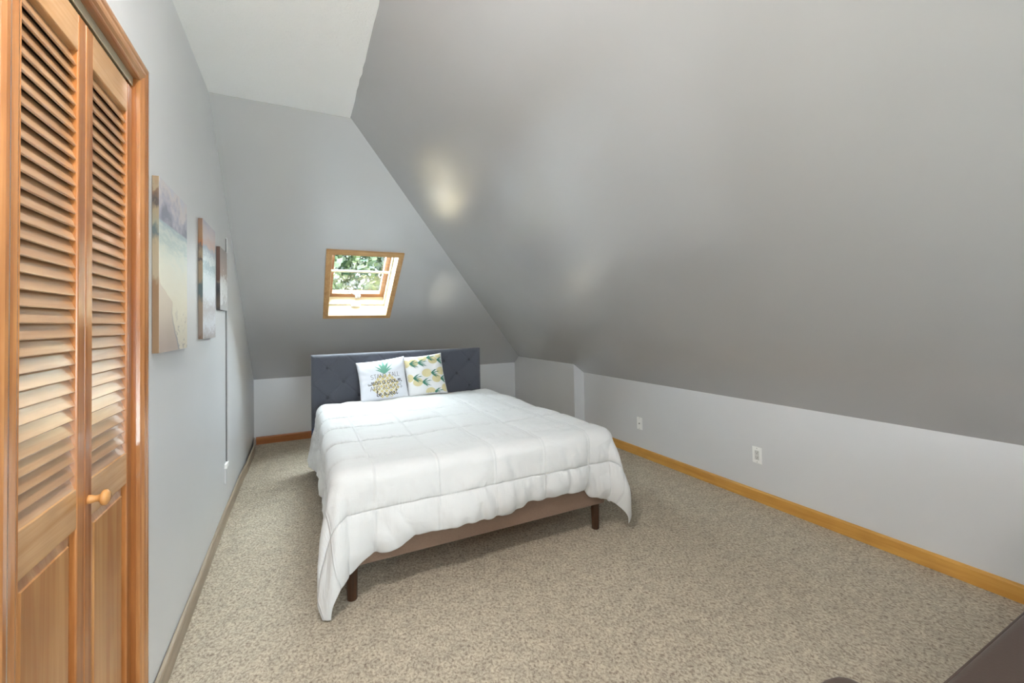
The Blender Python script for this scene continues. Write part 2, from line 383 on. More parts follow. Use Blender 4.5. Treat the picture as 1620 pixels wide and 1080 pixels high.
bm = bmesh.new(); prev = None; n = 60; y0 = 1.815
for i in range(n+1):
    y = y0+(Y-0.016-y0)*i/n; o = bow(y)
    ring = [bm.verts.new((o+a, y, b)) for a, b in [(0, 0), (0.015, 0), (0.015, BB-0.012), (0.011, BB-0.004), (0.005, BB), (0, BB)]]
    if prev:
        for k in range(6): bm.faces.new([prev[k], prev[(k+1) % 6], ring[(k+1) % 6], ring[k]])
    else: bm.faces.new(ring)
    prev = ring
bm.faces.new(list(reversed(prev))); struct('baseboard_left', bm, M_BASE_G)

# ---------------------------------------------------------------- closet casing and bifold door
CI0, CI1, CZ = 1.092, 1.748, 2.121      # inner edge of the casing
CW = 0.064
cprof = [(0.0, 0.0), (0.0, 0.010), (0.004, 0.0125), (0.008, 0.0105), (0.012, 0.011), (0.018, 0.0165), (0.026, 0.0185), (0.034, 0.0165),
         (0.040, 0.0155), (0.044, 0.0175), (0.050, 0.0185), (0.058, 0.0175), (0.064, 0.013), (0.064, 0.0)]
def casing_side(bm, yi, sgn, z0, zi):
    # vertical piece, mitred at the top; profile runs outwards (sgn) from yi
    a = [bm.verts.new((h, yi+sgn*wd, z0)) for wd, h in cprof]; b = [bm.verts.new((h, yi+sgn*wd, zi+wd)) for wd, h in cprof]
    n = len(a)
    for i in range(n): bm.faces.new([a[i], a[(i+1) % n], b[(i+1) % n], b[i]])
    bm.faces.new(a); bm.faces.new(b)
for yi, s, nm in ((CI0, -1, 'trim_1'), (CI1, 1, 'trim_2')):
    bm = bmesh.new(); casing_side(bm, yi, s, 0, CZ); struct(nm, bm, M_CAS_Z)
bm = bmesh.new()
a = [bm.verts.new((h, CI0-wd, CZ+wd)) for wd, h in cprof]; b = [bm.verts.new((h, CI1+wd, CZ+wd)) for wd, h in cprof]; n = len(a)
for i in range(n): bm.faces.new([a[i], a[(i+1) % n], b[(i+1) % n], b[i]])
bm.faces.new(a); bm.faces.new(b); struct('trim_3', bm, M_CAS_Y)
# jamb boards lining the opening
bm = bmesh.new()
box(bm, -0.10, 0.0, OY0, CI0-0.003, 0, CZ+0.004); box(bm, -0.10, 0.0, CI1+0.003, OY1, 0, CZ+0.004)
struct('trim_4', bm, M_JAMB)
bm = bmesh.new(); box(bm, -0.10, 0.0, OY0, OY1, CZ+0.004, OZ); struct('trim_5', bm, M_CAS_Y)
bm = bmesh.new()
box(bm, -0.040, -0.009, CI0, CI1, CZ-0.006, CZ+0.003); box(bm, -0.0115, -0.009, CI0, CI1, CZ-0.024, CZ-0.006); box(bm, -0.040, -0.0375, CI0, CI1, CZ-0.024, CZ-0.006)
o = tag(obj('door_track', bm, M_TRACK), 'cream metal bifold track under the closet head casing', 'door track')

DZ0, DZ1 = 0.014, 2.088; DXF, DXB = -0.010, -0.040
def leaf(idx, y0, y1):
    d = structe('door_%d' % idx, (0, y0, DZ0))
    sw = 0.040
    bm = bmesh.new()
    for ya, yb in ((y0, y0+sw), (y1-sw, y1)): box(bm, DXB, DXF, ya, yb, DZ0, DZ1, 0.0035, 2)
    obj('stiles', bm, M_PINE_Z, d)
    bm = bmesh.new()
    for za, zb2 in ((1.995, DZ1), (0.846, 0.941), (DZ0, 0.135)): box(bm, DXB+0.001, DXF-0.001, y0+sw-0.002, y1-sw+0.002, za, zb2, 0.003, 2)
    obj('rails', bm, M_PINE_Y, d)
    # louvers: tilted slats, outer edge low
    bm = bmesh.new(); z = 0.950; n = 32; sp = (1.995-0.941)/n
    for k in range(n):
        zc = 0.941+sp*(k+0.5)
        rot = Matrix.Translation((0.5*(DXF+DXB)+0.001, 0, zc)) @ Matrix.Rotation(math.radians(69), 4, 'Y')
        box(bm, -0.0205, 0.0205, y0+sw-0.004, y1-sw+0.004, -0.0030, 0.0030, 0.0018, 2, mat=rot)
    obj('louvers', bm, M_SLAT, d)
    # raised lower panel
    bm = bmesh.new(); pa, pb, za, zb2 = y0+sw-0.002, y1-sw+0.002, 0.133, 0.848
    e = 0.030; xi, xo = DXF-0.014, DXF-0.004
    o1 = [bm.verts.new(p) for p in ((xi, pa, za), (xi, pb, za), (xi, pb, zb2), (xi, pa, zb2))]
    o2 = [bm.verts.new(p) for p in ((xo-0.003, pa+e-0.002, za+e-0.002), (xo-0.003, pb-e+0.002, za+e-0.002), (xo-0.003, pb-e+0.002, zb2-e+0.002), (xo-0.003, pa+e-0.002, zb2-e+0.002))]
    o3 = [bm.verts.new(p) for p in ((xo, pa+e, za+e), (xo, pb-e, za+e), (xo, pb-e, zb2-e), (xo, pa+e, zb2-e))]
    bk = [bm.verts.new(p) for p in ((DXB+0.006, pa, za), (DXB+0.006, pb, za), (DXB+0.006, pb, zb2), (DXB+0.006, pa, zb2))]
    for A, B in ((o1, o2), (o2, o3), (bk, o1)):
        for i in range(4): bm.faces.new([A[i], A[(i+1) % 4], B[(i+1) % 4], B[i]])
    bm.faces.new(o3); bm.faces.new(bk)
    obj('lower_panel', bm, M_PANEL, d)
    return d
MID = (CI0+0.003+CI1-0.003)/2
dA = leaf(1, CI0+0.003, MID-0.001); dB = leaf(2, MID+0.001, CI1-0.003)
bm = bmesh.new()
lathe(bm, [(0, -0.002), (0.0115, -0.002), (0.0105, 0.005), (0.008, 0.012), (0.008, 0.018), (0.011, 0.023), (0.0175, 0.026), (0.0200, 0.031), (0.019, 0.036), (0.012, 0.0405), (0, 0.042)],
      Matrix.Translation((DXF, MID+0.022, 0.893)) @ Matrix.Rotation(PI/2, 4, 'Y'), 32)
obj('knob', bm, wood('knob_wood', (0.50, 0.22, 0.07), (0.64, 0.33, 0.12), 'x', 0.18), dB, smooth=True)

# ---------------------------------------------------------------- skylight (window_1)
sky = structe('window_1', Bp((SX0+SX1)/2, (SY0+SY1)/2))
CS = 0.041
def Bw(x, y, wv): return Bp(x, y, wv)
def bar(bm, xa, xb, ya, yb, wa, wb):
    vs = [[[bm.verts.new(Bp(x, y, wv)) for wv in (wa, wb)] for y in (ya, yb)] for x in (xa, xb)]
    v = lambda i, j, k: vs[i][j][k]
    for f in ([v(0,0,0), v(0,1,0), v(0,1,1), v(0,0,1)], [v(1,0,0), v(1,0,1), v(1,1,1), v(1,1,0)], [v(0,0,0), v(0,0,1), v(1,0,1), v(1,0,0)],
              [v(0,1,0), v(1,1,0), v(1,1,1), v(0,1,1)], [v(0,0,0), v(1,0,0), v(1,1,0), v(0,1,0)], [v(0,0,1), v(0,1,1), v(1,1,1), v(1,0,1)]): bm.faces.new(f)
def ringbars(bm, x0, x1, y0, y1, cw, ch, wa, wb):
    bar(bm, x0, x1, y0, y0+ch, wa, wb); bar(bm, x0, x1, y1-ch, y1, wa, wb)
    bar(bm, x0, x0+cw, y0+ch, y1-ch, wa, wb); bar(bm, x1-cw, x1, y0+ch, y1-ch, wa, wb)
bm = bmesh.new(); ch = CS*0.80
x0, x1, y0, y1 = SX0-CS, SX1+CS, SY0-ch, SY1+ch
def mitre(pts):  # pts: 4 (x, y) in order, slab of thickness .016 inwards with stepped inner lip
    a = [bm.verts.new(Bp(x, y, 0.0)) for x, y in pts]; b = [bm.verts.new(Bp(x, y, -0.016)) for x, y in pts]
    bm.faces.new(a); bm.faces.new(b)
    for i in range(4): bm.faces.new([a[i], a[(i+1) % 4], b[(i+1) % 4], b[i]])
q = 0.006
i0, i1, j0, j1 = SX0+q, SX1-q, SY0+q, SY1-q
mitre([(x0, y0), (x1, y0), (i1, j0), (i0, j0)]); mitre([(x0, y1), (x1, y1), (i1, j1), (i0, j1)])
obj('casing_cross', bm, M_SKY_X, sky)
bm = bmesh.new(); mitre([(x0, y0), (x0, y1), (i0, j1), (i0, j0)]); mitre([(x1, y0), (x1, y1), (i1, j1), (i1, j0)])
obj('casing_slope', bm, M_SKY_Y, sky)
D1 = 0.30
bm = bmesh.new(); ringbars(bm, SX0+0.0005, SX1-0.0005, SY0+0.0005, SY1-0.0005, 0.0055, 0.005, 0.0, D1)
obj('liner', bm, M_LINER, sky)
bm = bmesh.new(); ringbars(bm, SX0+0.006, SX1-0.006, SY0+0.006, SY1-0.006, 0.014, 0.012, 0.125, 0.145)
ymid = SY0+0.42*(SY1-SY0)
bar(bm, SX0+0.016, SX1-0.016, ymid-0.008, ymid+0.008, 0.125, 0.14)
obj('screen_frame', bm, M_CREAM, sky)
bm = bmesh.new(); bar(bm, 0.94, 1.03, SY1-0.030, SY1-0.008, 0.095, 0.124); obj('screen_latch', bm, M_WHITEPL, sky)
bm = bmesh.new(); ringbars(bm, SX0+0.006, SX1-0.006, SY0+0.006, SY1-0.006, 0.045, 0.040, 0.235, 0.285)
obj('sash', bm, M_SASH, sky)
bm = bmesh.new(); bar(bm, SX0+0.04, SX1-0.04, SY0+0.035, SY1-0.035, 0.262, 0.268); obj('glass_pane', bm, M_GLASS, sky)
bm = bmesh.new(); bar(bm, 0.985, 1.035, SY1-0.055, SY1-0.030, 0.19, 0.235)
h0 = Bp(1.01, SY1-0.05, 0.19); cyl(bm, h0, h0+Vector((0, -0.01, 0.035)), 0.007); cyl(bm, h0+Vector((0.0, -0.012, 0.005)), h0+Vector((-0.095, -0.02, 0.052)), 0.0065, 0.0045)
cyl(bm, h0+Vector((-0.095, -0.02, 0.050)), h0+Vector((-0.1, -0.045, 0.050)), 0.008)
obj('crank_handle', bm, M_METAL, sky)

# ---------------------------------------------------------------- ceiling lamp above/behind the camera, plus an unseen one added for fill
M_LIT = emit('frosted_glass_lit', (1.0, 0.955, 0.90), 84.0)
M_LIT_FILL = emit('frosted_glass_fill', (1.0, 0.955, 0.90), 48.0)
for LX, LY, lab in ((0.42, 0.70, 'small frosted dome ceiling light nearer the skylight end of the flat ceiling'), (0.40, -1.30, 'small frosted dome ceiling light added for fill, nearer the wall behind the camera')):
    lamp = thing('ceiling_light', lab, 'ceiling light', (LX, LY, H))
    bm = bmesh.new(); cyl(bm, (LX, LY, H-0.02), (LX, LY, H), 0.13, 0.13, 40); obj('mounting_plate', bm, M_WHITEPL, lamp)
    bm = bmesh.new(); lathe(bm, [(0.10, -0.018), (0.098, -0.032), (0.085, -0.050), (0.055, -0.064), (0.0, -0.070)], Matrix.Translation((LX, LY, H)), 40)
    obj('lamp_shade', bm, M_LIT if LY > 0 else M_LIT_FILL, lamp, smooth=True)

# ================================================================ canvases on the left wall
def art(name, kind):
    m, nt, b = new_mat(name); b.inputs['Roughness'].default_value = 0.35
    tc = N(nt, 'ShaderNodeTexCoord'); sp = N(nt, 'ShaderNodeSeparateXYZ'); nt.links.new(tc.outputs['Generated'], sp.inputs[0])
    nz = N(nt, 'ShaderNodeTexNoise', i_Scale=3.5, i_Detail=5.0); mp = N(nt, 'ShaderNodeMapping')
    mp.inputs['Scale'].default_value = {'shore': (0.2, 1.0, 2.2), 'surf': (0.2, 0.8, 3.6), 'coral': (0.2, 1.0, 1.5)}[kind]
    nt.links.new(tc.outputs['Generated'], mp.inputs[0]); nt.links.new(mp.outputs[0], nz.inputs['Vector'])
    def math_(op, a, c=None):
        n = N(nt, 'ShaderNodeMath', operation=op)
        for i, v in enumerate((a, c)):
            if v is None: continue
            if isinstance(v, (int, float)): n.inputs[i].default_value = v
            else: nt.links.new(v, n.inputs[i])
        return n.outputs[0]
    z = sp.outputs['Z']; y = sp.outputs['Y']; nf = nz.outputs['Fac']
    dn = math_('MULTIPLY', math_('SUBTRACT', nf, 0.5), {'shore': 0.10, 'surf': 0.16, 'coral': 0.10}[kind])
    if kind == 'shore':
        # bands tilt slightly, with a curved foam edge over the sand at the bottom
        fine = N(nt, 'ShaderNodeTexNoise', i_Scale=9.0, i_Detail=6.0, i_Roughness=0.6); mp3 = N(nt, 'ShaderNodeMapping'); mp3.inputs['Scale'].default_value = (0.1, 0.5, 3.2)
        mp3.inputs['Rotation'].default_value = (0.12, 0, 0); nt.links.new(tc.outputs['Generated'], mp3.inputs[0]); nt.links.new(mp3.outputs[0], fine.inputs['Vector'])
        zsky = ramp(nt, [(0.755, (0, 0, 0)), (0.765, (1, 1, 1))]); nt.links.new(z, zsky.inputs[0])
        sea = ramp(nt, [(0.0, (0.72, 0.66, 0.55)), (0.40, (0.80, 0.78, 0.66)), (0.52, (0.80, 0.80, 0.70)), (0.60, (0.72, 0.77, 0.70)), (0.66, (0.54, 0.64, 0.62)), (0.70, (0.68, 0.74, 0.70)), (0.76, (0.42, 0.53, 0.56))])
        nt.links.new(math_('ADD', z, math_('MULTIPLY', math_('SUBTRACT', fine.outputs['Fac'], 0.5), 0.22)), sea.inputs[0])
        skyr = ramp(nt, [(0.30, (0.24, 0.25, 0.33)), (0.45, (0.46, 0.45, 0.53)), (0.56, (0.68, 0.62, 0.62)), (0.72, (0.60, 0.60, 0.67))])
        nt.links.new(math_('ADD', nf, math_('MULTIPLY', math_('SUBTRACT', z, 0.88), 0.9)), skyr.inputs[0])
        m0 = N(nt, 'ShaderNodeMix', data_type='RGBA'); nt.links.new(zsky.outputs[0], m0.inputs[0]); nt.links.new(sea.outputs[0], m0.inputs[6]); nt.links.new(skyr.outputs[0], m0.inputs[7])
        cv_ = ramp(nt, [(0.0, (.70,)*3), (0.11, (.53,)*3), (0.23, (.41,)*3), (0.30, (.44,)*3), (0.39, (.05,)*3), (0.44, (0, 0, 0))]); nt.links.new(z, cv_.inputs[0])
        e = math_('ADD', math_('SUBTRACT', cv_.outputs[0], y), math_('MULTIPLY', math_('SUBTRACT', nf, 0.5), 0.16))   # > 0 on the dry sand
        sand = ramp(nt, [(0.49, (0, 0, 0)), (0.51, (1, 1, 1))]); nt.links.new(math_('ADD', e, 0.5), sand.inputs[0])
        zc = ramp(nt, [(0.42, (1, 1, 1)), (0.45, (0, 0, 0))]); nt.links.new(z, zc.inputs[0])
        sandc = ramp(nt, [(0.0, (0.50, 0.41, 0.37)), (0.4, (0.68, 0.60, 0.50))]); nt.links.new(z, sandc.inputs[0])
        m1 = N(nt, 'ShaderNodeMix', data_type='RGBA'); nt.links.new(math_('MULTIPLY', sand.outputs[0], zc.outputs[0]), m1.inputs[0]); nt.links.new(m0.outputs[2], m1.inputs[6]); nt.links.new(sandc.outputs[0], m1.inputs[7])
        foamn = N(nt, 'ShaderNodeTexNoise', i_Scale=13.0, i_Detail=4.0); nt.links.new(mp.outputs[0], foamn.inputs['Vector'])
        fk = ramp(nt, [(0.36, (1, 1, 1)), (0.44, (0, 0, 0))]); nt.links.new(foamn.outputs['Fac'], fk.inputs[0])
        low = ramp(nt, [(0.04, (1, 1, 1)), (0.30, (0, 0, 0))]); nt.links.new(z, low.inputs[0])
        inv = math_('SUBTRACT', 1.0, sand.outputs[0])
        m2 = N(nt, 'ShaderNodeMix', data_type='RGBA'); nt.links.new(math_('MULTIPLY', math_('MULTIPLY', fk.outputs[0], low.outputs[0]), inv), m2.inputs[0]); nt.links.new(m1.outputs[2], m2.inputs[6]); m2.inputs[7].default_value = (0.36, 0.34, 0.34, 1)
        edge = ramp(nt, [(0.500, (0, 0, 0)), (0.515, (1, 1, 1)), (0.56, (0, 0, 0))]); nt.links.new(math_('ADD', e, 0.5), edge.inputs[0])
        lowe = ramp(nt, [(0.06, (1, 1, 1)), (0.30, (0, 0, 0))]); nt.links.new(z, lowe.inputs[0])
        m3 = N(nt, 'ShaderNodeMix', data_type='RGBA'); nt.links.new(math_('MULTIPLY', math_('MULTIPLY', edge.outputs[0], lowe.outputs[0]), 0.85), m3.inputs[0]); nt.links.new(m2.outputs[2], m3.inputs[6]); m3.inputs[7].default_value = (0.13, 0.20, 0.30, 1)
        col = m3.outputs[2]
    elif kind == 'surf':
        h = math_('ADD', math_('SUBTRACT', z, math_('MULTIPLY', y, 0.02)), dn)
        fn = N(nt, 'ShaderNodeTexNoise', i_Scale=16.0, i_Detail=6.0); nt.links.new(mp.outputs[0], fn.inputs['Vector'])
        h2 = math_('ADD', h, math_('MULTIPLY', math_('SUBTRACT', fn.outputs['Fac'], 0.5), 0.20))
        zz = ramp(nt, [(0.74, (0, 0, 0)), (0.78, (1, 1, 1))]); nt.links.new(z, zz.inputs[0])
        mxv = N(nt, 'ShaderNodeMix', data_type='FLOAT'); nt.links.new(zz.outputs[0], mxv.inputs[0]); nt.links.new(h2, mxv.inputs[2]); nt.links.new(h, mxv.inputs[3])
        r = ramp(nt, [(0.0, (0.42, 0.38, 0.38)), (0.12, (0.74, 0.76, 0.82)), (0.25, (0.50, 0.47, 0.50)), (0.36, (0.74, 0.78, 0.84)), (0.52, (0.66, 0.74, 0.76)), (0.62, (0.30, 0.42, 0.46)), (0.68, (0.70, 0.76, 0.76)),
                      (0.77, (0.40, 0.44, 0.52)), (0.80, (0.66, 0.45, 0.40)), (0.88, (0.68, 0.56, 0.55)), (1.0, (0.52, 0.50, 0.58))])
        nt.links.new(mxv.outputs[0], r.inputs[0]); col = r.outputs[0]
    else:
        fn = N(nt, 'ShaderNodeTexNoise', i_Scale=7.0, i_Detail=3.0); nt.links.new(mp.outputs[0], fn.inputs['Vector'])
        d = math_('ADD', math_('MULTIPLY', math_('ABSOLUTE', math_('SUBTRACT', z, 0.36)), 2.6), math_('MULTIPLY', math_('SUBTRACT', fn.outputs['Fac'], 0.5), 2.0))
        mk = ramp(nt, [(0.42, (1, 1, 1)), (0.50, (0, 0, 0))]); nt.links.new(d, mk.inputs[0])
        wv = ramp(nt, [(0.0, (0.42, 0.42, 0.43)), (0.30, (0.55, 0.52, 0.50)), (0.40, (0.40, 0.37, 0.36)), (0.6, (0.46, 0.35, 0.31)), (1.0, (0.36, 0.31, 0.30))]); nt.links.new(math_('ADD', z, dn), wv.inputs[0])
        m1 = N(nt, 'ShaderNodeMix', data_type='RGBA'); nt.links.new(mk.outputs[0], m1.inputs[0]); nt.links.new(wv.outputs[0], m1.inputs[6]); m1.inputs[7].default_value = (0.76, 0.76, 0.76, 1)
        col = m1.outputs[2]
    nt.links.new(col, b.inputs['Base Color'])
    return m
def edge_art(name, stops):
    m, nt, b = new_mat(name); b.inputs['Roughness'].default_value = 0.6
    tc = N(nt, 'ShaderNodeTexCoord'); sp = N(nt, 'ShaderNodeSeparateXYZ'); nt.links.new(tc.outputs['Generated'], sp.inputs[0])
    mp = N(nt, 'ShaderNodeMapping'); mp.inputs['Scale'].default_value = (1.0, 1.0, 14.0); nt.links.new(tc.outputs['Generated'], mp.inputs[0])
    nz = N(nt, 'ShaderNodeTexNoise', i_Scale=1.3, i_Detail=5.0); nt.links.new(mp.outputs[0], nz.inputs['Vector'])
    a = N(nt, 'ShaderNodeMath', operation='MULTIPLY_ADD'); nt.links.new(nz.outputs['Fac'], a.inputs[0]); a.inputs[1].default_value = 0.16; nt.links.new(sp.outputs['Z'], a.inputs[2])
    s2 = N(nt, 'ShaderNodeMath', operation='SUBTRACT'); nt.links.new(a.outputs[0], s2.inputs[0]); s2.inputs[1].default_value = 0.08
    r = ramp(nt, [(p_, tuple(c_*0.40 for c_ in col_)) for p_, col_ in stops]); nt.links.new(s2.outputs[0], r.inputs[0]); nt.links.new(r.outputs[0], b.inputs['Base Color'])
    return m
def canvas(name_label, y0, y1, z0, z1, front, edge, group='beach canvas prints on the left wall'):
    t = thing('canvas_print', name_label, 'wall art', (0, (y0+y1)/2, z0), group)
    bm = bmesh.new(); box(bm, 0.0206, 0.0210, y0, y1, z0, z1); obj('printed_face', bm, front, t)
    bm = bmesh.new(); box(bm, 0.0015, 0.0206, y0, y1, z0, z1); obj('wrapped_edge', bm, edge, t)
    return t
tan, brn, drk, teal = (0.50, 0.33, 0.18), (0.30, 0.17, 0.09), (0.09, 0.07, 0.07), (0.12, 0.18, 0.19)
canvas('largest canvas of a foamy shoreline on sand, hung beside the closet casing', 1.905, 2.322, 1.230, 1.860, art('shoreline_print', 'shore'),
       edge_art('shoreline_edge', [(0, (0.46, 0.27, 0.13)), (0.38, (0.40, 0.22, 0.10)), (0.43, (0.60, 0.48, 0.32)), (0.62, (0.58, 0.45, 0.28)), (0.69, teal), (0.73, (0.45, 0.42, 0.30)), (0.80, (0.50, 0.38, 0.22)), (0.85, drk), (0.92, brn), (0.94, (0.55, 0.43, 0.27)), (1, tan)]))
canvas('middle canvas of white surf under a pink sky, between the other two', 2.666, 3.028, 1.258, 1.880, art('surf_print', 'surf'),
       edge_art('surf_edge', [(0, brn), (0.05, (0.42, 0.32, 0.26)), (0.30, (0.45, 0.33, 0.22)), (0.36, teal), (0.46, teal), (0.50, (0.48, 0.36, 0.24)), (0.62, (0.50, 0.36, 0.22)), (0.66, drk), (0.70, (0.5, 0.36, 0.22)), (0.77, (0.20, 0.15, 0.13)), (0.79, (0.62, 0.22, 0.07)), (0.85, (0.52, 0.28, 0.13)), (1, (0.42, 0.24, 0.16))]))
canvas('smallest canvas with white foam on grey and brown, furthest from the closet', 3.196, 3.478, 1.426, 1.822, art('foam_print', 'coral'),
       edge_art('foam_edge', [(0, drk), (0.08, (0.25, 0.18, 0.13)), (0.3, (0.06, 0.06, 0.07)), (0.40, (0.16, 0.15, 0.16)), (0.44, (0.42, 0.32, 0.24)), (0.48, (0.22, 0.11, 0.08)), (1, (0.24, 0.11, 0.075))]))

# ---------------------------------------------------------------- cable cover on the left wall
t = thing('cable_cover', 'thin vertical cable cover strip on the left wall behind the smallest canvas', 'cable cover', (0, 3.57, 0.25))
bm = bmesh.new(); box(bm, 0.0, 0.013, 3.56, 3.585, 0.372, 1.94, 0.002, 1); obj('cover_strip', bm, M_CABLE, t)
bm = bmesh.new(); box(bm, 0.001, 0.0085, 3.5560, 3.5605, 0.385, 1.935); obj('shade_line', bm, plain('grey_shade_line', (0.16, 0.16, 0.16), 0.5), t)  # dark strip that paints the shaded side of the cover; no real cable
bm = bmesh.new(); box(bm, 0.0, 0.016, 3.49, 3.575, 0.352, 0.385, 0.003, 1); obj('elbow', bm, M_WHITEPL, t)
bm = bmesh.new(); box(bm, 0.0, 0.011, 3.49, 3.51, 0.25, 0.356, 0.002, 1); obj('end_strip', bm, M_CABLE, t)

# ---------------------------------------------------------------- outlets on the right knee wall
def plate(name, label, yc, zc, kind):
    t = thing(name, label, 'wall plate', (W, yc, zc-0.057))
    bm = bmesh.new(); box(bm, W-0.0055, W, yc-0.0355, yc+0.0355, zc-0.058, zc+0.058, 0.0025, 2); obj('cover_plate', bm, M_WHITEPL, t)
    for s in (-1, 1):
        bm = bmesh.new(); cyl(bm, (W-0.0068, yc, zc+s*0.048), (W-0.005, yc, zc+s*0.048), 0.0034, seg=12); obj('screw', bm, M_SCREW, t)
    if kind == 'outlet':
        bm = bmesh.new(); box(bm, W-0.0078, W-0.0045, yc-0.0165, yc+0.0165, zc-0.0335, zc+0.0335, 0.0015, 2); obj('receptacle', bm, plain('receptacle_plastic', (0.66, 0.66, 0.65), 0.35), t)
        bm = bmesh.new()
        for s in (-1, 1):
            c = zc+s*0.018
            box(bm, W-0.0084, W-0.007, yc-0.0075, yc-0.0055, c, c+0.009); box(bm, W-0.0084, W-0.007, yc+0.0050, yc+0.0070, c+0.0005, c+0.008)
            cyl(bm, (W-0.0084, yc, c-0.006), (W-0.007, yc, c-0.006), 0.0028, seg=12)
        obj('slots', bm, M_DARK, t)
    else:
        bm = bmesh.new(); cyl(bm, (W-0.012, yc, zc), (W-0.005, yc, zc), 0.0050, seg=16); obj('coax_jack', bm, plain('jack_metal', (0.12, 0.12, 0.11), 0.35, metal=0.6), t)
    return t
plate('power_outlet', 'white two-socket power outlet on the right knee wall, nearer the camera', 1.983, 0.329, 'outlet')
plate('coax_plate', 'small white cable jack plate on the right knee wall beside the bed', 3.165, 0.313, 'coax')

# ================================================================ the bed
BX0, BX1, BYF, BYB = 0.655, 2.165, 2.185, 4.195      # mattress outline
bed = thing('bed', 'low upholstered platform bed with tufted charcoal headboard and dark wood legs', 'bed', (1.41, 3.2, 0))
HX0, HX1, HY, HT, HZ = 0.552, 2.172, 4.205, 0.085, 1.046
# headboard: fine height field on the front with diagonal creases and button dimples
btn = []
for k in range(6): btn += [(0.686+0.2713*k, 0.930), (0.686+0.2713*k, 0.664)]
for k in range(5): btn += [(0.8217+0.2713*k, 0.797)]
for k in range(5): btn += [(0.8217+0.2713*k, 0.531)]
def hbdepth(x, z):
    u = (x-0.686)/0.2713; v = (z-0.930)/0.2660
    e1 = abs(((u+v)+0.5) % 1-0.5); e2 = abs(((u-v)+0.5) % 1-0.5)
    d = 0.0065*(1-math.exp(-(e1/0.022)))*(1-math.exp(-(e2/0.022)))
    s = min(1.0, max(0.0, d))
    r = min(math.hypot(x-bx_, z-bz_) for bx_, bz_ in btn)
    d -= 0.008*math.exp(-(r/0.030)**2)
    ed = min(x-HX0, HX1-x, HZ-z)
    fade = min(1.0, ed/0.03)
    rnd = 0.022*(1-math.sqrt(max(0, 1-(1-min(1, ed/0.022))**2)))
    return 0.010 + d*fade - rnd
bm = bmesh.new(); nx, nz = 330, 130; z0 = 0.40
grid = [[bm.verts.new((HX0+(HX1-HX0)*i/nx, HY-hbdepth(HX0+(HX1-HX0)*i/nx, z0+(HZ-z0)*j/nz), z0+(HZ-z0)*j/nz)) for i in range(nx+1)] for j in range(nz+1)]
for j in range(nz):
    for i in range(nx): bm.faces.new([grid[j][i], grid[j][i+1], grid[j+1][i+1], grid[j+1][i]])
back = [[bm.verts.new((HX0 if i == 0 else HX1, HY+HT, z0 if j == 0 else HZ)) for i in (0, 1)] for j in (0, 1)]
bm.faces.new([back[0][0], back[0][1], back[1][1], back[1][0]])
bm.faces.new([grid[j][0] for j in range(nz+1)]+[back[1][0], back[0][0]])
bm.faces.new([grid[j][nx] for j in range(nz+1)]+[back[1][1], back[0][1]])
bm.faces.new(grid[nz]+[back[1][1], back[1][0]]); bm.faces.new(grid[0]+[back[0][1], back[0][0]])
hb = obj('headboard', bm, M_HB, bed, smooth=True)
hb.data.polygons.foreach_get
for bx_, bz_ in btn:
    if bz_ < 0.6: continue
    bm = bmesh.new()
    lathe(bm, [(0.0110, -0.006), (0.0110, 0.001), (0.0150, 0.003), (0.0150, 0.006), (0.0120, 0.0095), (0.006, 0.0110), (0, 0.0112)], Matrix.Translation((bx_, HY-hbdepth(bx_, bz_)+0.001, bz_)) @ Matrix.Rotation(PI/2, 4, 'X'), 20)
    b_ = obj('button', bm, M_BTN, None, smooth=True); b_.parent = hb; b_.matrix_basis = Matrix.Identity(4)
    b_.matrix_parent_inverse = Matrix.Identity(4)
bm = bmesh.new(); box(bm, HX0, HX1, HY, HY+HT, 0.16, 0.402, 0.006, 2); obj('headboard_base', bm, M_NAVY, bed)['label'] = 'navy blue lower panel of the headboard'
bm = bmesh.new(); box(bm, BX0-0.005, BX1+0.005, BYF-0.018, BYF+0.025, 0.172, 0.36, 0.010, 3); obj('foot_rail', bm, M_RAIL, bed)
for x in (BX0-0.005, BX1-0.030):
    bm = bmesh.new(); box(bm, x, x+0.035, BYF+0.025, HY-0.001, 0.172, 0.36, 0.008, 2); obj('side_rail', bm, M_RAIL, bed)
bm = bmesh.new(); box(bm, BX0+0.03, BX1-0.03, BYF+0.025, HY-0.002, 0.26, 0.29); obj('slat_platform', bm, M_PINE_Y, bed)
for x, y in ((0.683, 2.215), (2.134, 2.222), (0.66, HY+0.04), (2.10, HY+0.04)):
    bm = bmesh.new(); lathe(bm, [(0, 0), (0.021, 0), (0.0235, 0.004), (0.0275, 0.174), (0, 0.174)], Matrix.Translation((x, y, 0)), 28); obj('leg', bm, M_LEG, bed, smooth=False)
bm = bmesh.new(); box(bm, BX0+0.015, BX1-0.015, BYF+0.03, HY-0.015, 0.291, 0.575, 0.05, 4)
obj('mattress', bm, M_MATT, bed, smooth=True)

